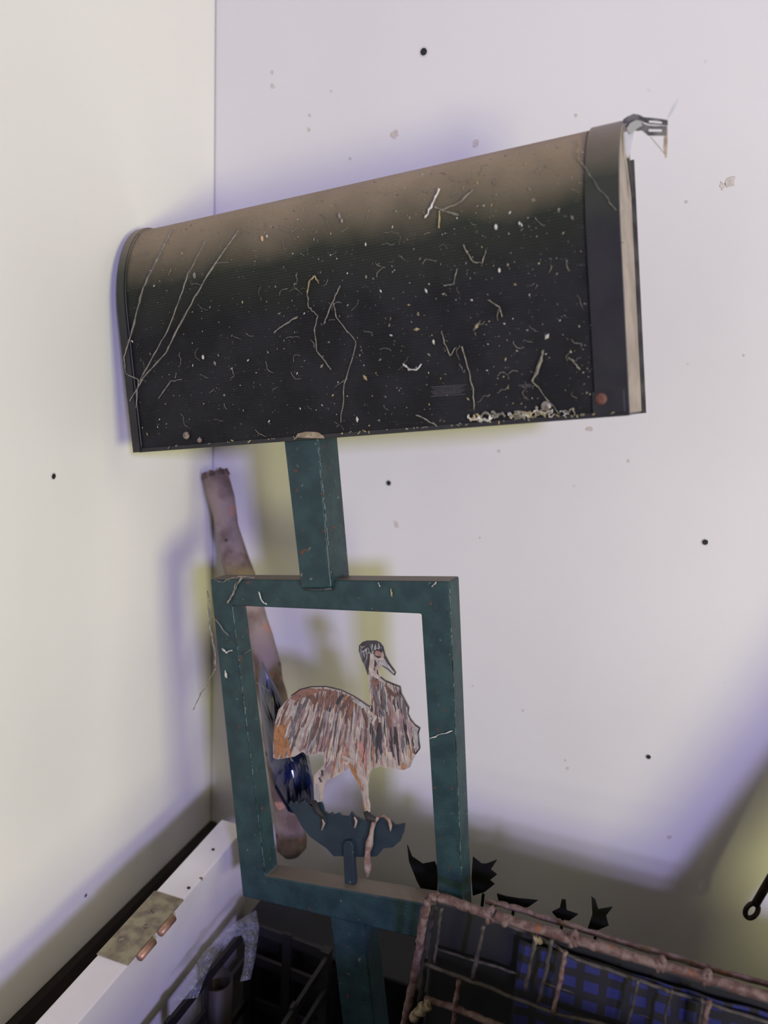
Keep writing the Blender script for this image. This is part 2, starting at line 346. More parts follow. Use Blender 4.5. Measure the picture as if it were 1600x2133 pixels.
# long dusty cobweb strands, each a part
longs = [([(360, 478), (325, 545), (298, 600), (285, 650), (272, 700), (258, 744)], .0009), ([(498, 478), (440, 560), (405, 620), (370, 685), (345, 735), (300, 785), (270, 835)], .0008),
         ([(428, 500), (392, 570), (372, 630), (348, 690), (320, 740), (290, 795)], .0006), ([(1205, 290), (1204, 325), (1235, 375), (1262, 410), (1284, 438)], .00035),
         ([(258, 744), (262, 778), (288, 790), (283, 850)], .0006)]
for pts, r in longs:
    mb = MB(); strand(mb, pts, r, 0.004); mb.build('cobweb_strand', m_web, housing)
for pts, r, m in (([(914, 395), (897, 432), (885, 454)], .0011, m_webl), ([(985, 395), (960, 420), (920, 438), (905, 432)], .0009, m_web), ([(920, 438), (955, 448)], .0010, m_web), ([(915, 440), (914, 475)], .0009, m_straw),
                  ([(640, 608), (645, 585), (655, 575), (664, 590)], .0008, m_straw), ([(640, 610), (643, 640), (662, 658), (655, 690), (660, 730), (690, 770)], .0005, m_web),
                  ([(708, 595), (692, 630), (675, 675)], .0006, m_web), ([(696, 632), (700, 662), (724, 690), (742, 712), (733, 750), (718, 800), (710, 880)], .0005, m_web), ([(570, 692), (598, 672), (620, 660)], .0008, m_web),
                  ([(962, 722), (975, 765), (985, 810), (987, 852)], .0006, m_web), ([(1132, 730), (1122, 765), (1108, 795)], .0013, m_web), ([(1110, 795), (1135, 825), (1165, 862)], .0005, m_web),
                  ([(840, 758), (852, 770), (868, 770), (878, 758)], .0009, m_webl), ([(1016, 625), (1040, 640), (1046, 660)], .0005, m_web), ([(920, 690), (925, 715), (938, 740), (948, 725)], .0006, m_web),
                  ([(925, 595), (945, 592), (952, 560)], .0005, m_web), ([(965, 510), (985, 545), (1005, 548), (1012, 520)], .0005, m_web), ([(1185, 745), (1200, 760), (1208, 770)], .0008, m_web),
                  ([(866, 865), (890, 875), (910, 888)], .0006, m_web), ([(378, 790), (355, 795), (330, 830)], .0005, m_web)):
    mb = MB(); strand(mb, pts, r); mb.build('cobweb_strand', m, housing)
# crusty web along the bottom edge
mb = MB()
for k in range(24):
    u = 980 + R.random() * 210; vb = 858 + 14 * (1180 - u) / 200
    pts = [(u, vb + R.uniform(-6, 6))]
    for j in range(4): pts.append((pts[-1][0] + R.uniform(-16, 18), vb + R.uniform(-9, 8)))
    pts = [(min(max(x, 976), 1196), y) for x, y in pts]
    strand(mb, pts, R.uniform(.0004, .0011), 0.003, sub=3, jit=.001, i=R.choice((0, 1, 2)))
for k in range(50):
    u = R.uniform(285, 1300); vb = 935 - (u - 285) * 0.0762; strand(mb, [(u, vb), (u + R.uniform(-7, 7), vb + R.uniform(-4, 6))], .0006, 0.003, sub=2, i=R.choice((0, 2)))
mb.build('web_crust', [m_web, m_webl, m_straw], housing, kind='stuff')
# dust flecks and lint over the whole sheet
mb = MB()
for k in range(900):
    u, v = R.uniform(262, 1295), R.uniform(300, 925)
    top = 472 - (u - 330) * .232; bot = 932 - (u - 285) * .077
    if v < top + 12 or v > bot - 4: continue
    p = surf(u, v, 0.0006); s = (0.0003 + 0.0008 * R.random() ** 3) * (1.0 if R.random() < .93 else 2.0); an = R.random() * pi; el = R.uniform(1, 2.4)
    dx, dz = cos(an) * s * el, sin(an) * s * el; ex, ez = -sin(an) * s, cos(an) * s
    V = [(p.x + dx, p.y, p.z + dz), (p.x + ex, p.y, p.z + ez), (p.x - dx, p.y, p.z - dz), (p.x - ex, p.y, p.z - ez), (p.x, p.y - s * .8, p.z)]
    mb.add(V, [(0, 1, 4), (1, 2, 4), (2, 3, 4), (3, 0, 4)], R.choice((0, 0, 1, 2)))
for k in range(150):
    u, v = R.uniform(275, 1290), R.uniform(340, 915); top = 472 - (u - 330) * .232; bot = 932 - (u - 285) * .077
    if v < top + 30 or v > bot - 10: continue
    pts = [(u, v)]; a = R.random() * 6.3
    for j in range(R.choice((2, 3, 4, 5))): a += R.uniform(-1.0, 1.0); s = R.uniform(3, 10); pts.append((pts[-1][0] + cos(a) * s, min(pts[-1][1] + sin(a) * s, bot - 3)))
    strand(mb, pts, R.uniform(.00014, .00034), 0.001, sub=2, jit=.0002)
mb.build('dust_flecks', [m_web, m_webl, m_straw], housing, kind='stuff')
for u, v, s, m in ((546, 497, .0036, mat('tan_cocoon', (0.52, 0.33, 0.2), None, .8)), (1033, 473, .0032, m_webl), (903, 712, .0026, m_webl), (423, 744, .0030, m_webl), (1040, 563, .0026, m_webl), (1082, 465, .0018, m_webl), (405, 574, .004, m_web), (707, 450, .0036, m_web), (712, 460, .0030, m_web), (1130, 735, .0024, m_straw)):
    mb = MB(); p = surf(u, v, 0.001); n = 8; V = []; F = []
    for j, (rr, dy) in enumerate(((1, 0), (.8, -.5), (.35, -.8))):
        for k in range(n): q = s * rr * (0.75 + .4 * noise.noise(Vector((u + k, v, j)))); V.append((p.x + q * cos(2 * pi * k / n) * .7, p.y + dy * s * .6, p.z + q * sin(2 * pi * k / n) * 1.2))
    F = [(j * n + k, j * n + (k + 1) % n, (j + 1) * n + (k + 1) % n, (j + 1) * n + k) for j in range(2) for k in range(n)] + [tuple(2 * n + k for k in range(n))]
    mb.add(V, F); mb.build('lint_clump', m, housing, True)

# hinge strap sticking out of the top right corner (two wavy slotted fingers)
m_strap = mat('dull_metal_strap', (0.09, 0.085, 0.085), (0.22, 0.21, 0.19), 0.5, 0.5, scale=90, bump=0.2)
YS = YB + 0.030
def ribbon(name, top, bot, Y, th, m, slot=None, par=housing, yo=None):
    mb = MB(); n = len(top); T = [loc(u, v, Y) for u, v in top]; B = [loc(u, v, Y) for u, v in bot]
    if yo:
        for k in range(n): T[k].y += yo[k]; B[k].y += yo[k]
    def strip(A, Bq):
        for k in range(n - 1):
            q = [A[k], A[k + 1], Bq[k + 1], Bq[k]]; dv = Vector((0, th, 0)); newell_prism(mb, q, dv)
    if slot:
        k0, k1, f0, f1 = slot
        for k in range(n - 1):
            segs = [(0, f0), (f1, 1)] if k0 <= k < k1 else [(0, 1)]
            for fa, fb in segs: newell_prism(mb, [T[k].lerp(B[k], fa), T[k + 1].lerp(B[k + 1], fa), T[k + 1].lerp(B[k + 1], fb), T[k].lerp(B[k], fb)], Vector((0, th, 0)))
    else: strip(T, B)
    return mb.build(name, m, par)
ribbon('hinge_strap', [(1298, 249), (1306, 243), (1320, 237), (1332, 239), (1341, 244), (1352, 245), (1366, 246), (1379, 248), (1391, 250)],
       [(1299, 256), (1308, 257), (1322, 249), (1333, 249), (1341, 254), (1352, 258), (1366, 259), (1379, 260), (1391, 261)], YS + .012, .0012, m_strap, (5, 7, .4, .8))
ribbon('hinge_strap', [(1302, 262), (1314, 251), (1326, 248), (1335, 250), (1342, 258), (1352, 261), (1362, 262), (1379, 262), (1389, 262)],
       [(1304, 272), (1316, 270), (1328, 272), (1336, 271), (1342, 275), (1350, 282), (1362, 282), (1379, 282), (1389, 281)], YS, .0014, m_strap, (5, 7, .32, .62))
m_film = mat('torn_white_film', (0.66, 0.65, 0.66), (0.5, 0.5, 0.5), 0.4, scale=40)
ribbon('torn_film', [(1300, 276), (1302, 300), (1304, 322)], [(1322, 266), (1316, 300), (1310, 328)], YS - .002, .0006, m_film)
ribbon('torn_film', [(1305, 268), (1313, 256), (1326, 250), (1336, 252)], [(1312, 280), (1320, 274), (1330, 266), (1338, 262)], YS - .003, .0006, mat('grey_film', (.36, .36, .33), None, .5))
m_sliver = mat('straw_sliver', (0.50, 0.40, 0.30), (0.25, 0.18, 0.12), 0.8, scale=100)
ribbon('sliver', [(1390, 245), (1400, 222), (1413, 203)], [(1393, 246), (1408, 222), (1414, 205)], YS + .004, .0005, m_film)
ribbon('sliver', [(1383, 284), (1382, 308), (1385, 328)], [(1391, 262), (1390, 308), (1389, 328)], YS + .002, .0007, m_sliver)
mb = MB(); mb.tube([loc(1355, 285, YS), loc(1372, 305, YS), loc(1386, 322, YS)], .0003, 4); mb.build('cobweb_strand', m_web, housing)
mb = MB(); mb.tube([loc(1308, 330, YS + .01), loc(1313, 370, YS + .02), loc(1318, 410, YS + .02)], .0012, 5); mb.build('rusty_wire', m_edge, housing)

# ------------------------------------------------------------------ emu cutout
S1 = lambda P: [(540 + x * .225, 1300 + y * .225) for x, y in P]
S2 = lambda P: [(540 + x * .225, 1580 + y * .225) for x, y in P]
YE = 0.014
emu_px = S1([(930, 200), (958, 172), (1000, 158), (1080, 158), (1120, 178), (1145, 210), (1165, 290), (1210, 370), (1245, 420), (1262, 450), (1252, 472), (1215, 462), (1180, 425), (1140, 398), (1105, 400), (1100, 440), (1125, 490), (1170, 525), (1240, 555), (1305, 580),
             (1315, 640), (1345, 700), (1385, 775), (1378, 830), (1400, 880), (1440, 930), (1487, 965), (1470, 1020), (1478, 1090), (1487, 1150), (1450, 1200), (1415, 1260), (1390, 1330), (1335, 1352), (1270, 1340), (1190, 1335), (1120, 1320), (1050, 1335), (1022, 1370)])
emu_px += S2([(1008, 180), (1000, 260), (1004, 380), (1020, 440), (1018, 500), (985, 505), (965, 430), (950, 330), (935, 250), (880, 180), (820, 82), (790, 120), (720, 160), (625, 205), (595, 260), (585, 330), (578, 400), (525, 405), (515, 300), (505, 160), (545, 115), (598, 55)])
emu_px += S1([(596, 1230), (580, 1200), (500, 1215), (440, 1212), (400, 1182), (330, 1225), (290, 1232), (170, 1252), (130, 1240), (128, 1120), (135, 1000), (150, 900), (180, 790), (240, 722), (300, 660), (380, 605), (480, 580), (620, 578), (760, 610), (880, 668), (960, 720), (1032, 772),
              (1025, 680), (1015, 580), (1010, 480), (985, 400), (950, 330), (928, 260)])
E2 = [Pxz(u, v, YE) for u, v in emu_px]
m_emu = mat('emu_base_paint', (0.42, 0.35, 0.30), (0.33, 0.27, 0.24), 0.7, scale=120, bump=0.3, bscale=250)
mb = MB(); mb.prism(E2, YE, YE + 0.003)
emu = mb.build('emu_cutout', m_emu, letterbox); emu['label'] = 'flat metal emu cutout painted with brown and grey streaks'
cols = {'cream': (0.47, 0.39, 0.33), 'brown': (0.14, 0.075, 0.06), 'rust': (0.22, 0.11, 0.08), 'orange': (0.38, 0.17, 0.07), 'grey': (0.13, 0.125, 0.13), 'dark': (0.045, 0.04, 0.045), 'pink': (0.42, 0.20, 0.16), 'mauve': (0.30, 0.20, 0.20), 'lgrey': (0.36, 0.35, 0.34), 'black': (0.015, 0.012, 0.012)}
cn = list(cols); cm = [mat('paint_' + k, c, tuple(x * .72 for x in c), 0.7, scale=90) for k, c in cols.items()]
def inside(x, z, poly):
    r = False; j = len(poly) - 1
    for i in range(len(poly)):
        xi, zi = poly[i]; xj, zj = poly[j]
        if (zi > z) != (zj > z) and x < (xj - xi) * (z - zi) / (zj - zi) + xi: r = not r
        j = i
    return r
paint = MB(); LAYER = [0]
def stroke(pts, w, col):                        # pts in photo px along the stroke
    LAYER[0] += 1; y = YE - 0.00012 - LAYER[0] * 0.0000016
    P = [q for q in (Pxz(u, v, YE) for u, v in pts) if inside(*q, E2)]; W = w / 1750 * 1.02
    if len(P) < 2 or any(not inside((p[0] + q[0]) / 2, (p[1] + q[1]) / 2, E2) for p, q in zip(P, P[1:])): return
    Lr, Rr = [], []
    for k, (x, z) in enumerate(P):
        a_ = P[max(k - 1, 0)]; b_ = P[min(k + 1, len(P) - 1)]; dx, dz = b_[0] - a_[0], b_[1] - a_[1]; q = math.hypot(dx, dz) or 1
        f_ = sin(pi * (k + .35) / (len(P) - .3)) ** .6 * W / 2 * R.uniform(.8, 1.15)
        for sgn, arr in ((1, Lr), (-1, Rr)):
            ff = f_; nx, nz = -dz / q * sgn, dx / q * sgn
            while ff > 0 and not inside(x + nx * ff, z + nz * ff, E2): ff -= W / 8
            arr.append((x + nx * max(ff, 0), y, z + nz * max(ff, 0)))
    n = len(P); V = Lr + Rr
    paint.add(V, [(k, k + 1, n + k + 1, n + k) for k in range(n - 1)], cn.index(col))
def field(u):                                   # dx per dy of the feathers
    return -0.42 + (u - 575) / (870 - 575) * 0.62
def rstroke(u, v, ln, w, col):
    pts = []
    for k in range(6):
        vv = v - ln / 2 + ln * k / 5; pts.append((u + field(u) * (vv - v) + R.uniform(-1.3, 1.3), vv))
    pts = [p for p in pts if inside(*Pxz(*p, YE), E2)]
    if len(pts) > 2: stroke(pts, w, col)
for k in range(620):
    u = R.uniform(572, 872); v = R.uniform(1425, 1605)
    if u > 765: v = R.uniform(1415, 1600)
    if not inside(*Pxz(u, v, YE), E2): continue
    top = v < 1470 and u < 760
    if u < 592 and v > 1500: c = R.choice(['orange', 'orange', 'rust'])
    elif top: c = R.choice(['brown', 'rust', 'brown', 'cream', 'rust', 'grey', 'orange'])
    elif v > 1570: c = R.choice(['cream', 'cream', 'pink', 'lgrey', 'cream', 'mauve', 'orange'])
    elif u > 765: c = R.choice(['grey', 'mauve', 'brown', 'cream', 'mauve', 'cream', 'dark', 'dark', 'rust', 'grey'])
    else: c = R.choice(['cream', 'cream', 'brown', 'lgrey', 'mauve', 'rust', 'cream', 'grey', 'brown', 'mauve'])
    rstroke(u, v, R.uniform(24, 66), R.uniform(2.4, 5.4), c)
def cs(P): return S1(P)
for P_, w_, c_ in (([(150, 920), (160, 1020), (165, 1120), (165, 1230)], 14, 'orange'), ([(200, 930), (215, 1040), (225, 1140), (230, 1235)], 16, 'orange'), ([(260, 1050), (270, 1150), (285, 1225)], 10, 'orange'),
                   ([(300, 690), (380, 625), (470, 600), (540, 620)], 13, 'rust'), ([(430, 640), (500, 680), (520, 740)], 14, 'brown'), ([(330, 700), (420, 660), (560, 610), (640, 610)], 7, 'rust'),
                   ([(395, 740), (365, 820), (345, 900)], 7, 'grey'), ([(300, 850), (320, 1000), (330, 1130)], 6, 'grey'), ([(785, 650), (745, 700), (720, 740)], 8, 'dark'), ([(850, 670), (800, 740), (760, 800)], 9, 'brown'),
                   ([(560, 860), (530, 960), (490, 1070)], 10, 'brown'), ([(700, 620), (640, 700), (610, 790)], 8, 'rust'), ([(870, 700), (930, 730), (990, 770)], 10, 'lgrey'), ([(660, 770), (655, 810)], 6, 'dark'),
                   ([(1120, 910), (1118, 1010), (1120, 1120), (1140, 1210)], 10, 'dark'), ([(1060, 600), (1100, 720), (1160, 850)], 9, 'grey'), ([(1260, 950), (1270, 1030), (1255, 1110)], 8, 'dark'), ([(1330, 1030), (1335, 1110), (1330, 1190)], 6, 'grey'),
                   ([(1370, 880), (1400, 980), (1410, 1060)], 8, 'mauve'), ([(1200, 700), (1240, 820), (1290, 920)], 10, 'mauve'), ([(1170, 560), (1210, 620), (1260, 660), (1300, 640)], 10, 'brown'), ([(1040, 520), (1080, 560), (1110, 520)], 12, 'rust'),
                   ([(1010, 800), (1080, 860), (1050, 920)], 10, 'cream'), ([(960, 780), (990, 860), (1000, 960)], 9, 'brown'), ([(830, 1260), (880, 1370), (930, 1470), (960, 1540)], 7, 'orange'), ([(1340, 1290), (1335, 1345)], 9, 'orange'), ([(940, 1080), (950, 1150), (950, 1230)], 12, 'pink'),
                   ([(700, 1260), (640, 1340), (570, 1420)], 6, 'mauve'), ([(585, 1350), (590, 1400)], 7, 'dark'), ([(560, 1420), (580, 1460)], 6, 'dark'), ([(540, 1480), (545, 1600), (550, 1640)], 8, 'lgrey'), ([(975, 1480), (975, 1600), (990, 1700)], 5, 'cream'), ([(965, 1640), (985, 1720)], 5, 'orange'),
                   ([(1150, 1190), (1160, 1260), (1170, 1330)], 10, 'cream'), ([(1210, 1180), (1220, 1330)], 12, 'cream'), ([(1420, 960), (1450, 1000), (1460, 1080), (1440, 1150)], 9, 'lgrey'), ([(480, 930), (450, 1000)], 8, 'cream'), ([(770, 1220), (850, 1260), (800, 1290)], 14, 'cream')):
    stroke(cs(P_), w_, c_)
# head
for P_, w_, c_ in (([(945, 210), (940, 270), (965, 330), (990, 400), (1010, 460)], 7, 'grey'), ([(985, 190), (980, 260), (995, 330)], 8, 'lgrey'), ([(950, 200), (1000, 170), (1080, 170), (1130, 200)], 9, 'dark'), ([(960, 240), (1000, 200), (1060, 190), (1120, 210), (1145, 250)], 8, 'dark'), ([(1020, 200), (1015, 300), (1000, 400), (1010, 470)], 7, 'dark'),
                   ([(1045, 240), (1050, 330), (1040, 420), (1050, 480)], 10, 'cream'), ([(1080, 250), (1115, 265), (1125, 300)], 9, 'pink'), ([(1075, 240), (1110, 235), (1140, 260)], 4, 'black'), ([(1075, 290), (1105, 305), (1130, 300)], 4, 'dark'), ([(1075, 330), (1085, 370), (1075, 390)], 5, 'dark'),
                   ([(1110, 350), (1160, 360), (1210, 410), (1250, 455)], 11, 'lgrey'), ([(1160, 300), (1200, 360), (1245, 425)], 4, 'dark'), ([(1120, 410), (1150, 385), (1200, 415), (1250, 466)], 2.5, 'black'), ([(1060, 430), (1080, 470), (1110, 500)], 9, 'cream'), ([(1100, 410), (1105, 450), (1130, 490)], 3, 'dark')):
    stroke(cs(P_), w_, c_)
for k in range(26):
    x = R.uniform(945, 1120); y = R.uniform(170, 230) + (60 if x < 1000 else 0); stroke(cs([(x, y), (x + R.uniform(-12, 12), y + 45), (x + R.uniform(-14, 14), y + R.uniform(70, 120) * (1.3 if x < 1000 else .5))]), R.uniform(2.2, 4), R.choice(['dark', 'dark', 'grey', 'lgrey']))
paint.build('paint_streaks', cm, emu, kind='stuff')
# dark outline along the cut edge
mb = MB()
def edge(P, w_=0.0009):
    pts = [Vector((*Pxz(u, v, YE),)).to_3d() for u, v in P]; pts = [Vector((p[0], YE - .0003, p[1])) for p in pts]; mb.tube(pts, w_, 5)
edge(S1([(300, 660), (380, 603), (480, 578), (620, 577), (760, 609), (880, 667), (960, 719), (1030, 770)]), .0007)
edge(S1([(1125, 490), (1170, 525), (1240, 555), (1305, 580), (1315, 640), (1345, 700), (1385, 775), (1378, 830), (1400, 880), (1440, 930), (1487, 965), (1470, 1020), (1478, 1090), (1487, 1150), (1450, 1200)]), .0008)
edge(S1([(928, 260), (930, 200), (958, 172), (1000, 158), (1080, 158), (1120, 178), (1145, 210), (1165, 290), (1210, 370), (1245, 420), (1262, 450), (1252, 472)]), .0008)
mb.build('outline', cm[cn.index('dark')], emu)
# feet
mb = MB(); mb.tube([Vector((*loc(655, 1668, YE),)), Vector((*loc(662, 1690, YE),)), Vector((*loc(676, 1704, YE),))], [.003, .004, .002], 8)
mb.build('foot', cm[cn.index('black')], emu, True)
mb = MB(); mb.tube([Vector((*loc(762, 1690, YE),)), Vector((*loc(768, 1703, YE),)), Vector((*loc(784, 1708, YE),))], [.003, .005, .003], 8)
mb.build('foot', cm[cn.index('black')], emu, True)
# jagged grass plate below, on its stem
m_plate = mat('blue_green_plate', (0.010, 0.020, 0.032), (0.014, 0.030, 0.040), 0.55, scale=30, bump=0.2)
layer(m_plate, (0.10, 0.13, 0.11), 'noise', (0.69, 0.74), 110)
gp = S2([(268, 430), (285, 400), (310, 425), (335, 400), (360, 440), (385, 405), (410, 395), (445, 435), (490, 462), (530, 400), (570, 400), (590, 440), (600, 492), (640, 520), (665, 500), (690, 525), (740, 505), (760, 535), (830, 540), (850, 495), (890, 540), (960, 572), (1000, 590), (1050, 560), (1100, 550), (1140, 540), (1180, 590), (1215, 580),
         (1260, 620), (1345, 605), (1335, 680), (1300, 770), (1240, 822), (1150, 832), (1090, 905), (970, 912), (870, 912), (760, 905), (690, 905), (620, 830), (560, 790), (470, 725), (400, 640), (340, 530)])
mb = MB(); mb.prism([Pxz(u, v, YE + .004) for u, v in gp], YE + .004, YE + .007); plate = mb.build('grass_plate', m_plate, letterbox); plate['label'] = 'jagged blue green steel grass plate under the emu'
mb = MB(); mb.prism([Pxz(u, v, YE - .002) for u, v in S2([(775, 800), (800, 765), (840, 765), (868, 810), (872, 950), (885, 1150), (868, 1225), (820, 1240), (790, 1180), (778, 950)])], YE - .002, YE + .006); bevelled(mb.build('stem', m_plate, plate), .0015)
m_crust = mat('crusted_drip', (0.33, 0.25, 0.21), (0.20, 0.12, 0.09), 0.9, scale=120, bump=0.6, bscale=200)
mb = MB(); dp = S2([(1105, 545), (1065, 580), (1045, 650), (1035, 720), (1020, 790), (1005, 860), (1000, 930), (1005, 1010), (1000, 1090)])
mb.tube([loc(u, v, YE) for u, v in dp], [.0015, .003, .0026, .003, .005, .0034, .0042, .0046, .002], 8); mb.build('crusted_drip', m_crust, plate, True)
mb = MB(); mb.tube([loc(u, v, YE) for u, v in S2([(1100, 545), (1160, 530), (1200, 570), (1215, 620), (1215, 670)])], [.001, .0016, .002, .0022, .001], 6); mb.build('crust_thread', m_crust, plate, True); mb = MB()
mb.tube([loc(u, v, YE) for u, v in S2([(585, 560), (600, 600), (580, 660)])], [.001, .0018, .001], 5); mb.build('crust_thread', m_crust, plate, True); mb = MB(); mb.tube([loc(u, v, YE) for u, v in S2([(880, 540), (900, 580), (885, 640)])], [.001, .0018, .001], 5)
mb.build('crust_thread', m_crust, plate, True)
# cobweb on the frame
def wweb(pts, r, Y=-.002, m=m_web, par=fr, name='cobweb_strand', jit=.0008):
    mb = MB(); P_ = [loc(u, v, Y) for u, v in pts]; out = []
    for k in range(len(P_) - 1):
        for j in range(4): out.append(P_[k].lerp(P_[k + 1], j / 4) + Vector((R.uniform(-jit, jit), 0, R.uniform(-jit, jit))))
    out.append(P_[-1]); mb.tube(out, [r * .62 * R.uniform(.5, 1.7) for _ in out], 5); mb.build(name, m, par, True)
wweb([(504, 1200), (492, 1225), (478, 1250), (474, 1256)], .0014); wweb([(432, 1232), (436, 1275), (438, 1310), (446, 1350), (450, 1390)], .0019, Y=-.001)
wweb([(450, 1390), (435, 1420), (418, 1445), (403, 1478)], .0009, Y=-.002); wweb([(442, 1282), (460, 1305), (476, 1324)], .0009); wweb([(538, 1232), (546, 1252), (556, 1260)], .0011, m=m_webl)
wweb([(463, 1352), (472, 1360), (484, 1355)], .0019, m=m_webl); wweb([(505, 1362), (530, 1350)], .0008, Y=.01); wweb([(448, 1207), (462, 1214), (480, 1204), (505, 1200), (530, 1203)], .0011)
wweb([(893, 1538), (920, 1530), (942, 1522)], .0008, m=m_webl); wweb([(815, 1227), (817, 1243)], .0012, m=m_straw); wweb([(900, 1222), (908, 1212)], .0010, m=m_webl); wweb([(530, 1420), (548, 1430), (560, 1440)], .0004, Y=.02)
wweb([(468, 1395), (472, 1412)], .0018, m=m_webl); wweb([(788, 1213), (792, 1222)], .0008, m=m_webl)
wweb([(485, 1240), (490, 1216), (503, 1206)], .0008)
# chipped bright arrises
mb = MB()
for (u0, v0, u1, v1) in ((484, 1264, 552, 1820), (936, 1214, 961, 1820)):
    for k in range(110):
        f_ = R.random(); f2 = min(1, f_ + R.uniform(.01, .05)); p, q = loc(u0 + (u1 - u0) * f_, v0 + (v1 - v0) * f_, -.0002), loc(u0 + (u1 - u0) * f2, v0 + (v1 - v0) * f2, -.0002)
        mb.tube([p, q], .0006, 4)
for k in range(30):
    f_ = R.random(); f2 = min(1, f_ + R.uniform(.005, .05)); p, q = loc(663 + 28 * f_, 917 + 293 * f_, yP - .0002), loc(663 + 28 * f2, 917 + 293 * f2, yP - .0002); mb.tube([p, q], .0006, 4)
mb.build('worn_arris', mat('worn_paint_edge', (0.08, 0.16, 0.15), (0.05, 0.11, 0.10), 0.5, scale=200), letterbox, kind='stuff')

# ------------------------------------------------------------------ weathered stick leaning in the corner
m_wood = mat('weathered_bark', (0.30, 0.23, 0.20), (0.13, 0.085, 0.07), 0.85, scale=22, bump=0.8, bscale=70, contrast=(.45, .65))
layer(m_wood, (0.42, 0.22, 0.15), 'noise', (0.62, 0.66), 34)
layer(m_wood, (0.05, 0.035, 0.025), 'noise', (0.67, 0.71), 40)
p0, p1 = onp(449, 985, 1, -0.032), onp(600, 1772, 1, -0.15)
p1 = onp(606, 1765, 1, -0.14)
mid = [(449, 985), (462, 1040), (474, 1100), (488, 1160), (520, 1260), (550, 1350), (566, 1440), (580, 1560), (600, 1680), (608, 1768)]
mb = MB(); pts = []; rs = []
for k, (u, v) in enumerate(mid):
    f_ = (v - 985) / (1768 - 985); pts.append(onp(u, v, 1, -0.032 - 0.115 * f_)); rs.append(0.0185 * (1 + .10 * sin(k * 2.3)) + .003 * f_)
P2 = []; R2 = []
for k in range(len(pts) - 1):
    for j in range(5):
        P2.append(pts[k].lerp(pts[k + 1], j / 5)); R2.append(rs[k] * (1 - j / 5) + rs[k + 1] * j / 5)
P2 += [pts[-1], pts[-1] + (pts[-1] - pts[-2]).normalized() * .012]; R2 += [rs[-1] * .95, rs[-1] * .5]
mb.tube(P2, R2, 20)
for i_, v in enumerate(mb.v):
    q = Vector(v); nn_ = noise.noise_vector(q * 28) * .0035; mb.v[i_] = tuple(q + nn_)
stick = tag(mb.build('wooden_stick', m_wood, None, True), 'weathered grey brown stick with a broken top leaning in the corner behind the green frame', 'stick')
mb = MB(); m_rim2 = mat('dark_broken_end', (0.06, 0.035, 0.028), (0.14, 0.09, 0.07), 0.9, scale=100, bump=.6)
tdir = (P2[0] - P2[4]).normalized()
for k in range(15):
    a = 2 * pi * (k + R.uniform(-.4, .4)) / 15; e1 = tdir.cross(Vector((0, 1, 0))).normalized(); e2 = tdir.cross(e1)
    b_ = P2[0] + (e1 * cos(a) + e2 * sin(a)) * .0175
    mb.tube([b_ - tdir * .006, b_ + tdir * R.uniform(.000, .004)], [.0042, .0022], 5)
mb.build('splintered_end', m_rim2, stick)

# crumpled glossy dark blue bag behind the emu
m_bag = mat('glossy_dark_blue_plastic', (0.004, 0.006, 0.022), (0.010, 0.018, 0.075), 0.16, scale=14, spec=0.8)
bag_px = [(546, 1375), (575, 1430), (612, 1500), (640, 1560), (652, 1620), (656, 1688), (628, 1700), (600, 1690), (572, 1640), (556, 1570), (545, 1490), (538, 1420)]
cen = (592, 1560); mb = MB(); rings = 9; n = 36; V = []; F = []
def pin(poly, f_):
    f_ = f_ * len(poly); k = int(f_) % len(poly); t_ = f_ - int(f_); a, b = poly[k], poly[(k + 1) % len(poly)]; return a[0] * (1 - t_) + b[0] * t_, a[1] * (1 - t_) + b[1] * t_
for sgn in (-1, 1):
    for r in range(rings + 1):
        q = r / rings
        for k in range(n):
            u, v = pin(bag_px, k / n); u = cen[0] + (u - cen[0]) * q; v = cen[1] + (v - cen[1]) * q
            bul = math.sqrt(max(0, 1 - q * q)); cr = abs(noise.noise(Vector((u * .035, v * .014, sgn)))) * .022
            V.append(onp(u, v, 1, -0.185 + sgn * (.018 * bul + cr * bul)))
nr = (rings + 1) * n
for s_ in (0, 1):
    for r in range(rings):
        for k in range(n): F.append((s_ * nr + r * n + k, s_ * nr + r * n + (k + 1) % n, s_ * nr + (r + 1) * n + (k + 1) % n, s_ * nr + (r + 1) * n + k))
mb.add(V, F); tag(mb.build('plastic_bag', m_bag, None, False), 'glossy dark blue crumpled plastic bag between the stick and the emu', 'bag')

# ------------------------------------------------------------------ white door panel standing against the left wall
ZD = -0.450
m_white = mat('white_painted_board', (0.86, 0.83, 0.80), (0.78, 0.74, 0.71), 0.6, scale=8, bump=.08)
layer(m_white, (0.16, 0.12, 0.09), 'noise', (0.73, 0.77), 60)
a, b = onp(462, 1706, 2, ZD), onp(90, 2112, 2, ZD)
c, d = onp(512, 1722, 2, ZD), onp(205, 2133, 2, ZD)
dirb = (b - a).normalized(); thick = 0.040
nrm = Vector((-dirb.y, dirb.x, 0)); nrm = nrm if nrm.x > 0 else -nrm
door = thing('white_door', 'white painted door panel standing on edge along the left wall, with a hinge leaf on its top edge', 'door')
A0 = a - dirb * 0.0; L0 = 0.9
poly = [A0, A0 + dirb * L0, A0 + dirb * L0 + nrm * thick, A0 + nrm * thick]
mb = MB(); newell_prism(mb, poly, Vector((0, 0, FZ - ZD + .001))); bevelled(mb.build('panel', m_white, door), .002, 3)
m_hinge = mat('dull_brass_hinge', (0.36, 0.32, 0.20), (0.21, 0.17, 0.12), 0.55, 0.3, scale=60, bump=.2)
m_copper = mat('coppery_knuckle', (0.50, 0.28, 0.18), (0.35, 0.2, 0.13), 0.45, 0.4, scale=90)
def onz(u, v, dz=0.0): return onp(u, v, 2, ZD + dz)
h0, h1 = onz(345, 1864), onz(226, 1998)
s0 = (h0 - A0).dot(dirb); s1 = (h1 - A0).dot(dirb)
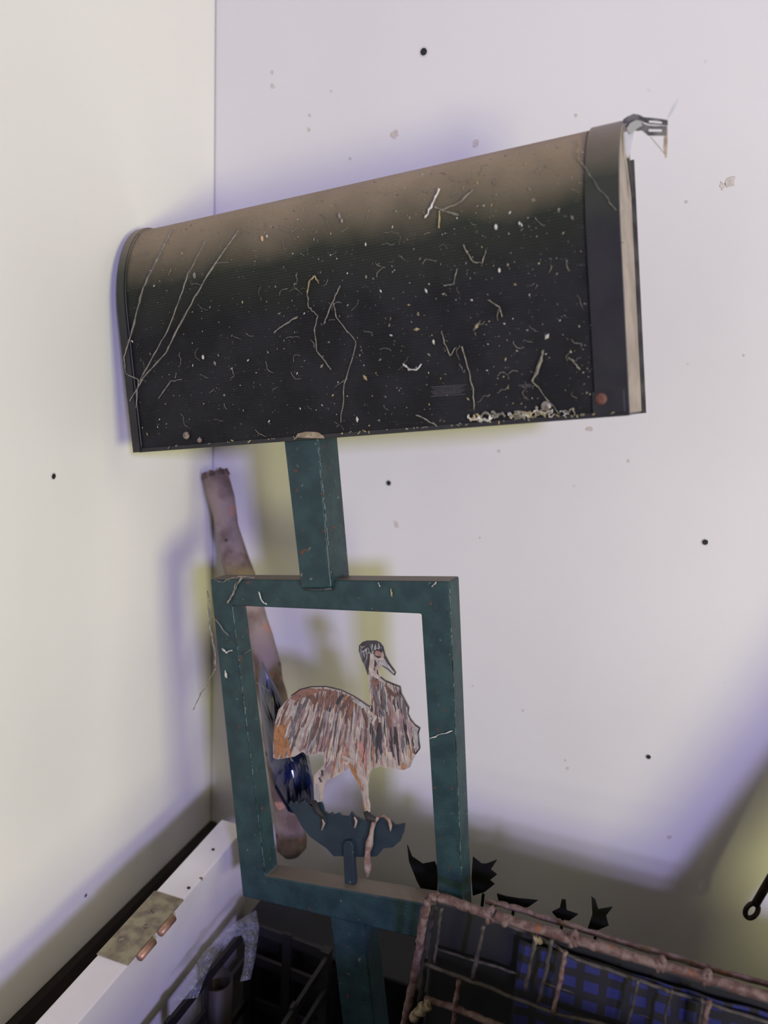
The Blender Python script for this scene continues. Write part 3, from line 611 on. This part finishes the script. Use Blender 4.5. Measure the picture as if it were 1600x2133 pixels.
def dd(s, w, z=0): return A0 + dirb * s + nrm * w + Vector((0, 0, z))
hg = MB(); newell_prism(hg, [dd(s0, -.001), dd(s1, -.001), dd(s1, thick + .0015), dd(s0, thick + .0015)], Vector((0, 0, .0016)))
hinge = hg.build('hinge_leaf', m_hinge, door); bevelled(hinge, .0006)
for fa, fb in ((.26, .50), (.62, .86)):
    kb = MB(); sa, sb = s0 + (s1 - s0) * fa, s0 + (s1 - s0) * fb
    kb.tube([dd(sa, thick + .0055, -.001), dd(sb, thick + .0055, -.001)], .0045, 12); kb.build('knuckle', m_copper, hinge, True)
for fa, w_ in ((.3, .018), (.75, .012), (.5, .026)):
    kb = MB(); kb.tube([dd(s0 + (s1 - s0) * fa, w_, .0012), dd(s0 + (s1 - s0) * fa, w_, .0026)], .0035, 12); kb.build('hinge_screw', m_screw, hinge)
for u, v in ((444, 1770), (393, 1850)):
    p = onz(u, v); kb = MB(); kb.tube([p, p + Vector((0, 0, .0008))], .0022, 8); kb.build('nail_hole', m_hole, door)

# brown tube standing in the black grid crate, crumpled clear plastic over the crate corner
m_tub = mat('dark_brown_tube', (0.040, 0.028, 0.022), (0.022, 0.016, 0.013), 0.5, scale=20)
tc_ = onp(452, 2040, 2, -0.55); tub = MB(); n = 24; V = []; F = []; Rt = .020
prof = [(.001, -.03), (Rt * .85, -.03), (Rt * .88, 0), (Rt, 0), (Rt, FZ + .55 + .011), (0.001, FZ + .55 + .011)]
for rr, z in prof:
    for k in range(n): V.append((tc_.x + rr * cos(2 * pi * k / n), tc_.y + rr * sin(2 * pi * k / n), tc_.z + z))
for j in range(len(prof) - 1):
    for k in range(n): F.append((j * n + k, j * n + (k + 1) % n, (j + 1) * n + (k + 1) % n, (j + 1) * n + k))
tub.add(V, F); tag(tub.build('tube', m_tub, None, True), 'dark brown tube standing in the black crate beside the white door', 'tube')
m_clear = mat('clear_crumpled_plastic', (0.50, 0.52, 0.62), None, 0.08, spec=0.9, bump=.5, bscale=60)
_nt = m_clear.node_tree; _n = _nt.nodes.new('ShaderNodeTexNoise'); _n.inputs['Scale'].default_value = 55; _n.inputs['Distortion'].default_value = 1.2
_r = _nt.nodes.new('ShaderNodeMapRange'); _r.inputs[1].default_value = .42; _r.inputs[2].default_value = .66; _r.inputs[3].default_value = .10; _r.inputs[4].default_value = .75
_nt.links.new(_n.outputs[0], _r.inputs[0]); _nt.links.new(_r.outputs[0], _nt.nodes['Principled BSDF'].inputs['Alpha'])
PO = [(360, 2085), (388, 2038), (424, 1984), (462, 1945), (500, 1915), (534, 1895), (540, 1935), (532, 1995), (522, 2040)]
PI = [(412, 2078), (426, 2040), (444, 1998), (466, 1970), (488, 1952), (503, 1948), (511, 1968), (508, 2010), (500, 2045)]
V, F = [], []; NA, NR = 60, 10
for j in range(NR):
    for k in range(NA + 1):
        f_ = k / NA * (len(PO) - 1); i_ = min(int(f_), len(PO) - 2); g = f_ - i_; q = j / (NR - 1)
        u = (PO[i_][0] * (1 - g) + PO[i_ + 1][0] * g) * (1 - q) + (PI[i_][0] * (1 - g) + PI[i_ + 1][0] * g) * q
        v = (PO[i_][1] * (1 - g) + PO[i_ + 1][1] * g) * (1 - q) + (PI[i_][1] * (1 - g) + PI[i_ + 1][1] * g) * q
        V.append(onp(u, v, 2, -.512 + .006 * sin(q * pi) + .011 * noise.noise(Vector((u * .045, v * .045, 2))) + .004 * noise.noise(Vector((u * .13, v * .13, 5)))))
for j in range(NR - 1):
    for k in range(NA): F.append((j * (NA + 1) + k, j * (NA + 1) + k + 1, (j + 1) * (NA + 1) + k + 1, (j + 1) * (NA + 1) + k))
tag(mesh('plastic_sheet', V, F, m_clear), 'crumpled clear plastic draped over the corner of the black crate beside the white door', 'plastic sheet')

# ------------------------------------------------------------------ folded wire crate standing in front of the back wall
m_rust = mat('rusty_wire', (0.085, 0.042, 0.036), (0.17, 0.115, 0.10), 0.75, 0.15, scale=120, bump=.6, bscale=260)
layer(m_rust, (0.19, 0.065, 0.025), 'noise', (0.64, 0.70), 40)
m_wire = mat('dull_wire', (0.07, 0.058, 0.05), (0.035, 0.03, 0.027), 0.6, 0.2, scale=90, bump=.4, bscale=200)
YC = -0.375
crate = thing('folded_wire_crate', 'rusty folded wire pet crate standing on edge at lower right in front of the wall', 'crate')
def wire(name, pts, r, m, y=YC, jit=.0006, n=8, sub=6):
    P_ = [onp(u, v, 1, y) for u, v in pts]; out = []
    for k in range(len(P_) - 1):
        for j in range(sub): out.append(P_[k].lerp(P_[k + 1], j / sub) + Vector((R.uniform(-1, 1), R.uniform(-1, 1), R.uniform(-1, 1))) * jit)
    out.append(P_[-1]); mb = MB(); mb.tube(out, [r * R.uniform(.85, 1.15) for _ in out], n); return mb.build(name, m, crate, True)
def ly(u, u0=890, v0=1866, u1=1600, v1=2070): return v0 + (v1 - v0) * (u - u0) / (u1 - u0)
wire('top_rail', [(892, 1874), (902, 1866), (930, 1873), (1000, 1897), (1150, 1943), (1300, 1987), (1450, 2030), (1620, 2082), (2100, 2214)], .0048, m_rust, sub=10)
wire('side_rail', [(892, 1874), (884, 1905), (876, 1960), (869, 2000), (858, 2060), (842, 2133), (815, 2290)], .0046, m_rust, sub=8)
wire('side_rail', [(906, 1890), (897, 1925), (890, 1975), (884, 2030), (876, 2080), (866, 2140), (850, 2260)], .0026, m_wire, YC + .012)
wire('top_rail', [(1012, 1877), (1060, 1888), (1120, 1907), (1225, 1940), (1330, 1972), (1450, 2008), (1620, 2058)], .0030, m_rust, YC + .022)
wire('cross_wire', [(886, 2008), (1000, 2050), (1160, 2113), (1250, 2132), (1450, 2200)], .0023, m_wire)
wire('cross_wire', [(886, 2080), (960, 2104), (1032, 2134), (1200, 2185)], .0036, m_rust)
wire('cross_wire', [(912, 1978), (1000, 2004), (1092, 2032), (1250, 2085), (1420, 2140)], .0018, m_wire, YC + .02)
wire('cross_wire', [(1015, 1915), (1110, 1945), (1200, 1998), (1330, 2042), (1425, 2074), (1620, 2136)], .0020, m_wire, YC + .012)
for pts, r, m in (([(1008, 1928), (1000, 1965), (994, 1995), (984, 2040)], .0023, m_wire), ([(1118, 1945), (1108, 1990), (1094, 2062)], .0022, m_wire), ([(1150, 1958), (1140, 2010), (1122, 2088)], .0022, m_wire), ([(1178, 1982), (1168, 2040), (1152, 2112)], .0024, m_rust),
                  ([(957, 2040), (950, 2085), (944, 2140)], .0026, m_rust), ([(1478, 2084), (1470, 2120), (1462, 2160)], .0026, m_rust), ([(1463, 2082), (1458, 2120), (1452, 2150)], .0018, m_wire), ([(1330, 2040), (1318, 2090), (1305, 2150)], .0016, m_wire), ([(1400, 2062), (1390, 2100), (1378, 2160)], .0015, m_wire), ([(920, 1890), (912, 1950), (905, 2005)], .0018, m_wire)):
    wire('upright_wire', pts, r, m)
for u in (1022, 1195, 1376, 1471):
    v = ly(u) + 2; wire('wire_loop', [(u - 6, v + 16), (u - 5, v - 8), (u + 4, v - 14), (u + 7, v - 4), (u + 4, v + 14)], .0028, m_rust, YC - .002, sub=3)
wire('wire_loop', [(1032, 1905), (1048, 1912), (1056, 1922)], .0052, m_rust, YC - .004, sub=3)
m_mud = mat('pale_clod', (0.30, 0.25, 0.17), (0.16, 0.12, 0.06), .9, scale=90, bump=.6)
wire('web_clump', [(860, 2118), (878, 2100), (895, 2092)], .0052, m_mud, YC - .006, .002)
wire('web_clump', [(1118, 1952), (1122, 1964)], .0040, m_mud, YC - .003, .001)
# black tray inside the folded crate
m_tray = mat('black_tray', (0.006, 0.006, 0.007), (0.010, 0.010, 0.012), 0.7, scale=10)
T = [onp(u, v, 1, YC + .03) for u, v in ((908, 1876), (1620, 2091))]; T[1] = T[0] + (T[1] - T[0]) * 1.7
tl = T[0]; tr = T[1]
mb = MB(); newell_prism(mb, [tl, tr, Vector((tr.x, tr.y, FZ + .004)), Vector((tl.x - .01, tl.y, FZ + .004))], Vector((0, .012, 0))); bevelled(mb.build('tray', m_tray, crate), .003, 2)
# blanket: dark with blue checks, hung over the tray
m_blank = bpy.data.materials.new('blue_check_cloth'); m_blank.use_nodes = True; nt = m_blank.node_tree; bs = nt.nodes['Principled BSDF']; bs.inputs['Roughness'].default_value = .95
tc = nt.nodes.new('ShaderNodeTexCoord'); mp = nt.nodes.new('ShaderNodeMapping'); mp.inputs['Rotation'].default_value = (0, .05, 0); nt.links.new(tc.outputs['Object'], mp.inputs[0])
sx = nt.nodes.new('ShaderNodeSeparateXYZ'); nt.links.new(mp.outputs[0], sx.inputs[0])
def wv(sock, sc_, thr):
    m1 = nt.nodes.new('ShaderNodeMath'); m1.operation = 'MULTIPLY'; m1.inputs[1].default_value = sc_; nt.links.new(sock, m1.inputs[0])
    m2 = nt.nodes.new('ShaderNodeMath'); m2.operation = 'FRACT'; nt.links.new(m1.outputs[0], m2.inputs[0])
    m3 = nt.nodes.new('ShaderNodeMath'); m3.operation = 'GREATER_THAN'; m3.inputs[1].default_value = thr; nt.links.new(m2.outputs[0], m3.inputs[0]); return m3
w1 = wv(sx.outputs[0], 44, .35); w2 = wv(sx.outputs[2], 46, .45); mm = nt.nodes.new('ShaderNodeMath'); mm.operation = 'MULTIPLY'; nt.links.new(w1.outputs[0], mm.inputs[0]); nt.links.new(w2.outputs[0], mm.inputs[1])
mx = nt.nodes.new('ShaderNodeMix'); mx.data_type = 'RGBA'; mx.inputs[6].default_value = (.012, .011, .014, 1); mx.inputs[7].default_value = (.017, .020, .10, 1); nt.links.new(mm.outputs[0], mx.inputs[0]); nt.links.new(mx.outputs[2], bs.inputs['Base Color'])
V, F = [], []; NU, NV = 50, 16
q0, q1 = onp(1085, 1950, 1, YC + .022), onp(1620, 2110, 1, YC + .022)
for j in range(NV + 1):
    for k in range(NU + 1):
        x = q0.x + (q1.x - q0.x) * k / NU; z = q0.z + (q1.z - q0.z) * k / NU - j * .0085 - .003
        V.append((x, YC + .021 - .004 * noise.noise(Vector((x * 30, z * 14, 3))), z))
for j in range(NV):
    for k in range(NU): F.append((j * (NU + 1) + k, j * (NU + 1) + k + 1, (j + 1) * (NU + 1) + k + 1, (j + 1) * (NU + 1) + k))
o = mesh('blanket', V, F, m_blank, None, True); sm = o.modifiers.new('thick', 'SOLIDIFY'); sm.thickness = .003; sm.offset = 1
tag(o, 'dark cloth with blue checks hanging inside the rusty wire crate', 'blanket')

# ------------------------------------------------------------------ flat black jagged cutouts standing behind the crate
m_cutout = mat('black_cutout', (0.004, 0.004, 0.004), (0.007, 0.007, 0.006), 0.85, scale=40, spec=.2)
cutout_shapes = [([(848, 1760), (858, 1785), (880, 1800), (905, 1795), (912, 1810), (910, 1872), (886, 1868), (868, 1835), (852, 1795)], 'large curved black spike left of the right green leg'),
         ([(985, 1785), (1003, 1800), (1012, 1800), (1035, 1792), (1022, 1812), (1035, 1822), (1020, 1834), (1030, 1842), (1010, 1858), (985, 1866), (982, 1830)], 'black jagged cutout right of the green frame foot'),
         ([(1035, 1862), (1055, 1868), (1080, 1872), (1120, 1876), (1100, 1890), (1070, 1892), (1040, 1882)], 'low black cutout just behind the crate rail'),
         ([(1150, 1900), (1166, 1892), (1170, 1874), (1178, 1875), (1180, 1897), (1204, 1905), (1186, 1918), (1160, 1912)], 'small three pointed black cutout behind the crate rail'),
         ([(1232, 1868), (1240, 1875), (1246, 1895), (1276, 1890), (1262, 1908), (1268, 1928), (1240, 1940), (1224, 1935), (1234, 1905)], 'upright black jagged cutout farthest right behind the crate rail')]
for pl, lab in cutout_shapes:
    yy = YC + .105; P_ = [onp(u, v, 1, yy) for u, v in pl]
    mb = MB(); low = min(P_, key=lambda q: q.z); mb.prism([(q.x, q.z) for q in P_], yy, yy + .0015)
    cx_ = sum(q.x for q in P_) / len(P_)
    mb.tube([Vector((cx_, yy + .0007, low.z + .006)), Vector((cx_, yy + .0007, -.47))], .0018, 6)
    tag(mb.build('black_cutout', m_cutout), lab, 'leaf', 'flat black cutouts behind the crate')  # flat black jagged shapes, not known to be leaves

# black plastic crate under the frame, left
m_bc = mat('black_crate_plastic', (0.010, 0.009, 0.009), (0.018, 0.016, 0.015), 0.55, scale=14)
bc = thing('plastic_crate', 'black open-grid plastic crate in the dark between the white door and the green frame', 'crate', Matrix.Translation((0.216, -0.60, FZ)) @ Matrix.Rotation(-0.02, 4, 'Z'))
W_, D_, H_ = .125, .345, .338
mb = MB(); mb.box((0, 0, .002), (W_, D_, .01)); mb.build('base', m_bc, bc)
for (x, y) in ((0, 0), (W_ - .012, 0), (0, D_ - .012), (W_ - .012, D_ - .012)):
    mb = MB(); mb.box((x, y, .01), (x + .012, y + .012, H_)); mb.build('corner_post', m_bc, bc)
for z in (.06, .13, .20, .27, H_ - .018):
    for s_ in (0, 1):
        mb = MB(); mb.box((.012, s_ * (D_ - .005), z), (W_ - .012, s_ * (D_ - .005) + .005, z + .014)); mb.build('slat', m_bc, bc)
        mb = MB(); mb.box((s_ * (W_ - .005), .012, z), (s_ * (W_ - .005) + .005, D_ - .012, z + .014)); mb.build('slat', m_bc, bc)
for y in (.08, .16, .24):
    for s_ in (0, 1): mb = MB(); mb.box((s_ * (W_ - .007) + .001, y, .01), (s_ * (W_ - .007) + .006, y + .010, H_)); mb.build('upright', m_bc, bc)
for x in (.055,):
    for s_ in (0, 1): mb = MB(); mb.box((x, s_ * (D_ - .007) + .001, .01), (x + .012, s_ * (D_ - .007) + .006, H_)); mb.build('upright', m_bc, bc)

# ------------------------------------------------------------------ tool handle entering at lower right, and the timber it leans beside
m_tool = mat('dark_iron', (0.022, 0.016, 0.013), (0.06, 0.035, 0.022), 0.6, 0.3, scale=70, bump=.5)
tool = thing('iron_rod', 'dark iron rod with an eye at its lower end, right edge above the crate', 'rod')
pa, pb = onp(1566, 1897, 1, -.07), onp(1606, 1828, 1, -.07)
dr = (pb - pa).normalized()
mb = MB(); mb.tube([pa + dr * .010, pa + dr * .1, pa + dr * .30], .0052, 10); mb.build('shaft', m_tool, tool, True)
mb = MB(); rg = [pa + dr * (.009 * cos(a)) * 1.3 + dr.cross(Vector((0, 1, 0))).normalized() * (.0065 * sin(a)) for a in [2 * pi * k / 16 for k in range(17)]]; mb.tube(rg, .0032, 8); mb.build('eye', m_tool, tool, True)
m_timber = mat('raw_timber', (0.32, 0.21, 0.12), (0.22, 0.14, 0.08), .8, scale=10, stretch=(8, 8, .6), bump=.3)
LC = Vector((2.50, -3.20, 0.98)); e0 = onp(1372, 1860, 1, 0); e1 = onp(1604, 1560, 1, 0)
q0, q1 = e0.lerp(LC, .088), e1.lerp(LC, .088); dq = (q1 - q0).normalized(); q0 = q0 - dq * ((q0.z - FZ - .003) / dq.z); q2 = q1 + dq * .45
mb = MB(); newell_prism(mb, [q0, q2, q2 + Vector((.09, .0, 0)), q0 + Vector((.09, .0, 0))], Vector((0, .03, 0)))
if True: tag(bevelled(mb.build('timber_batten', m_timber), .002), 'sawn timber batten leaning beside the crate just past the right edge', 'timber')

# unseen wooden box added in the foreground to keep light off the lower corner
m_blocker = mat('blocker_dark_wood', (0.05, 0.035, 0.025), (0.03, 0.02, 0.015), .7, scale=6, stretch=(1, 6, 6), bump=.2)
ch = thing('light_blocker', 'unseen dark wooden box added in the foreground to block light from the lower corner', 'blocker')
mb = MB(); mb.box((.67, -1.0, FZ + .001), (1.5, -.58, -.305)); bevelled(mb.build('body', m_blocker, ch), .004)
mb = MB(); mb.box((.66, -1.01, -.303), (1.51, -.57, -.28)); bevelled(mb.build('lid', m_blocker, ch), .004)  # lid of the added light blocker
for x in (.8, 1.26):
    mb = MB(); mb.box((x, -.568, -.33), (x + .04, -.5655, -.285)); mb.build('blocker_hasp', m_tool, ch)

# black bin behind the frame; the stick stands on its lid
bin_ = thing('storage_bin', 'black lidded bin in the shadow behind the bottom of the green frame', 'bin')
mb = MB(); mb.box((.205, -.235, FZ + .001), (.48, -.115, -.575)); bevelled(mb.build('body', m_tray, bin_), .006, 3)
mb = MB(); mb.box((.200, -.240, -.574), (.485, -.110, -.556)); bevelled(mb.build('lid', m_tray, bin_), .004, 3)
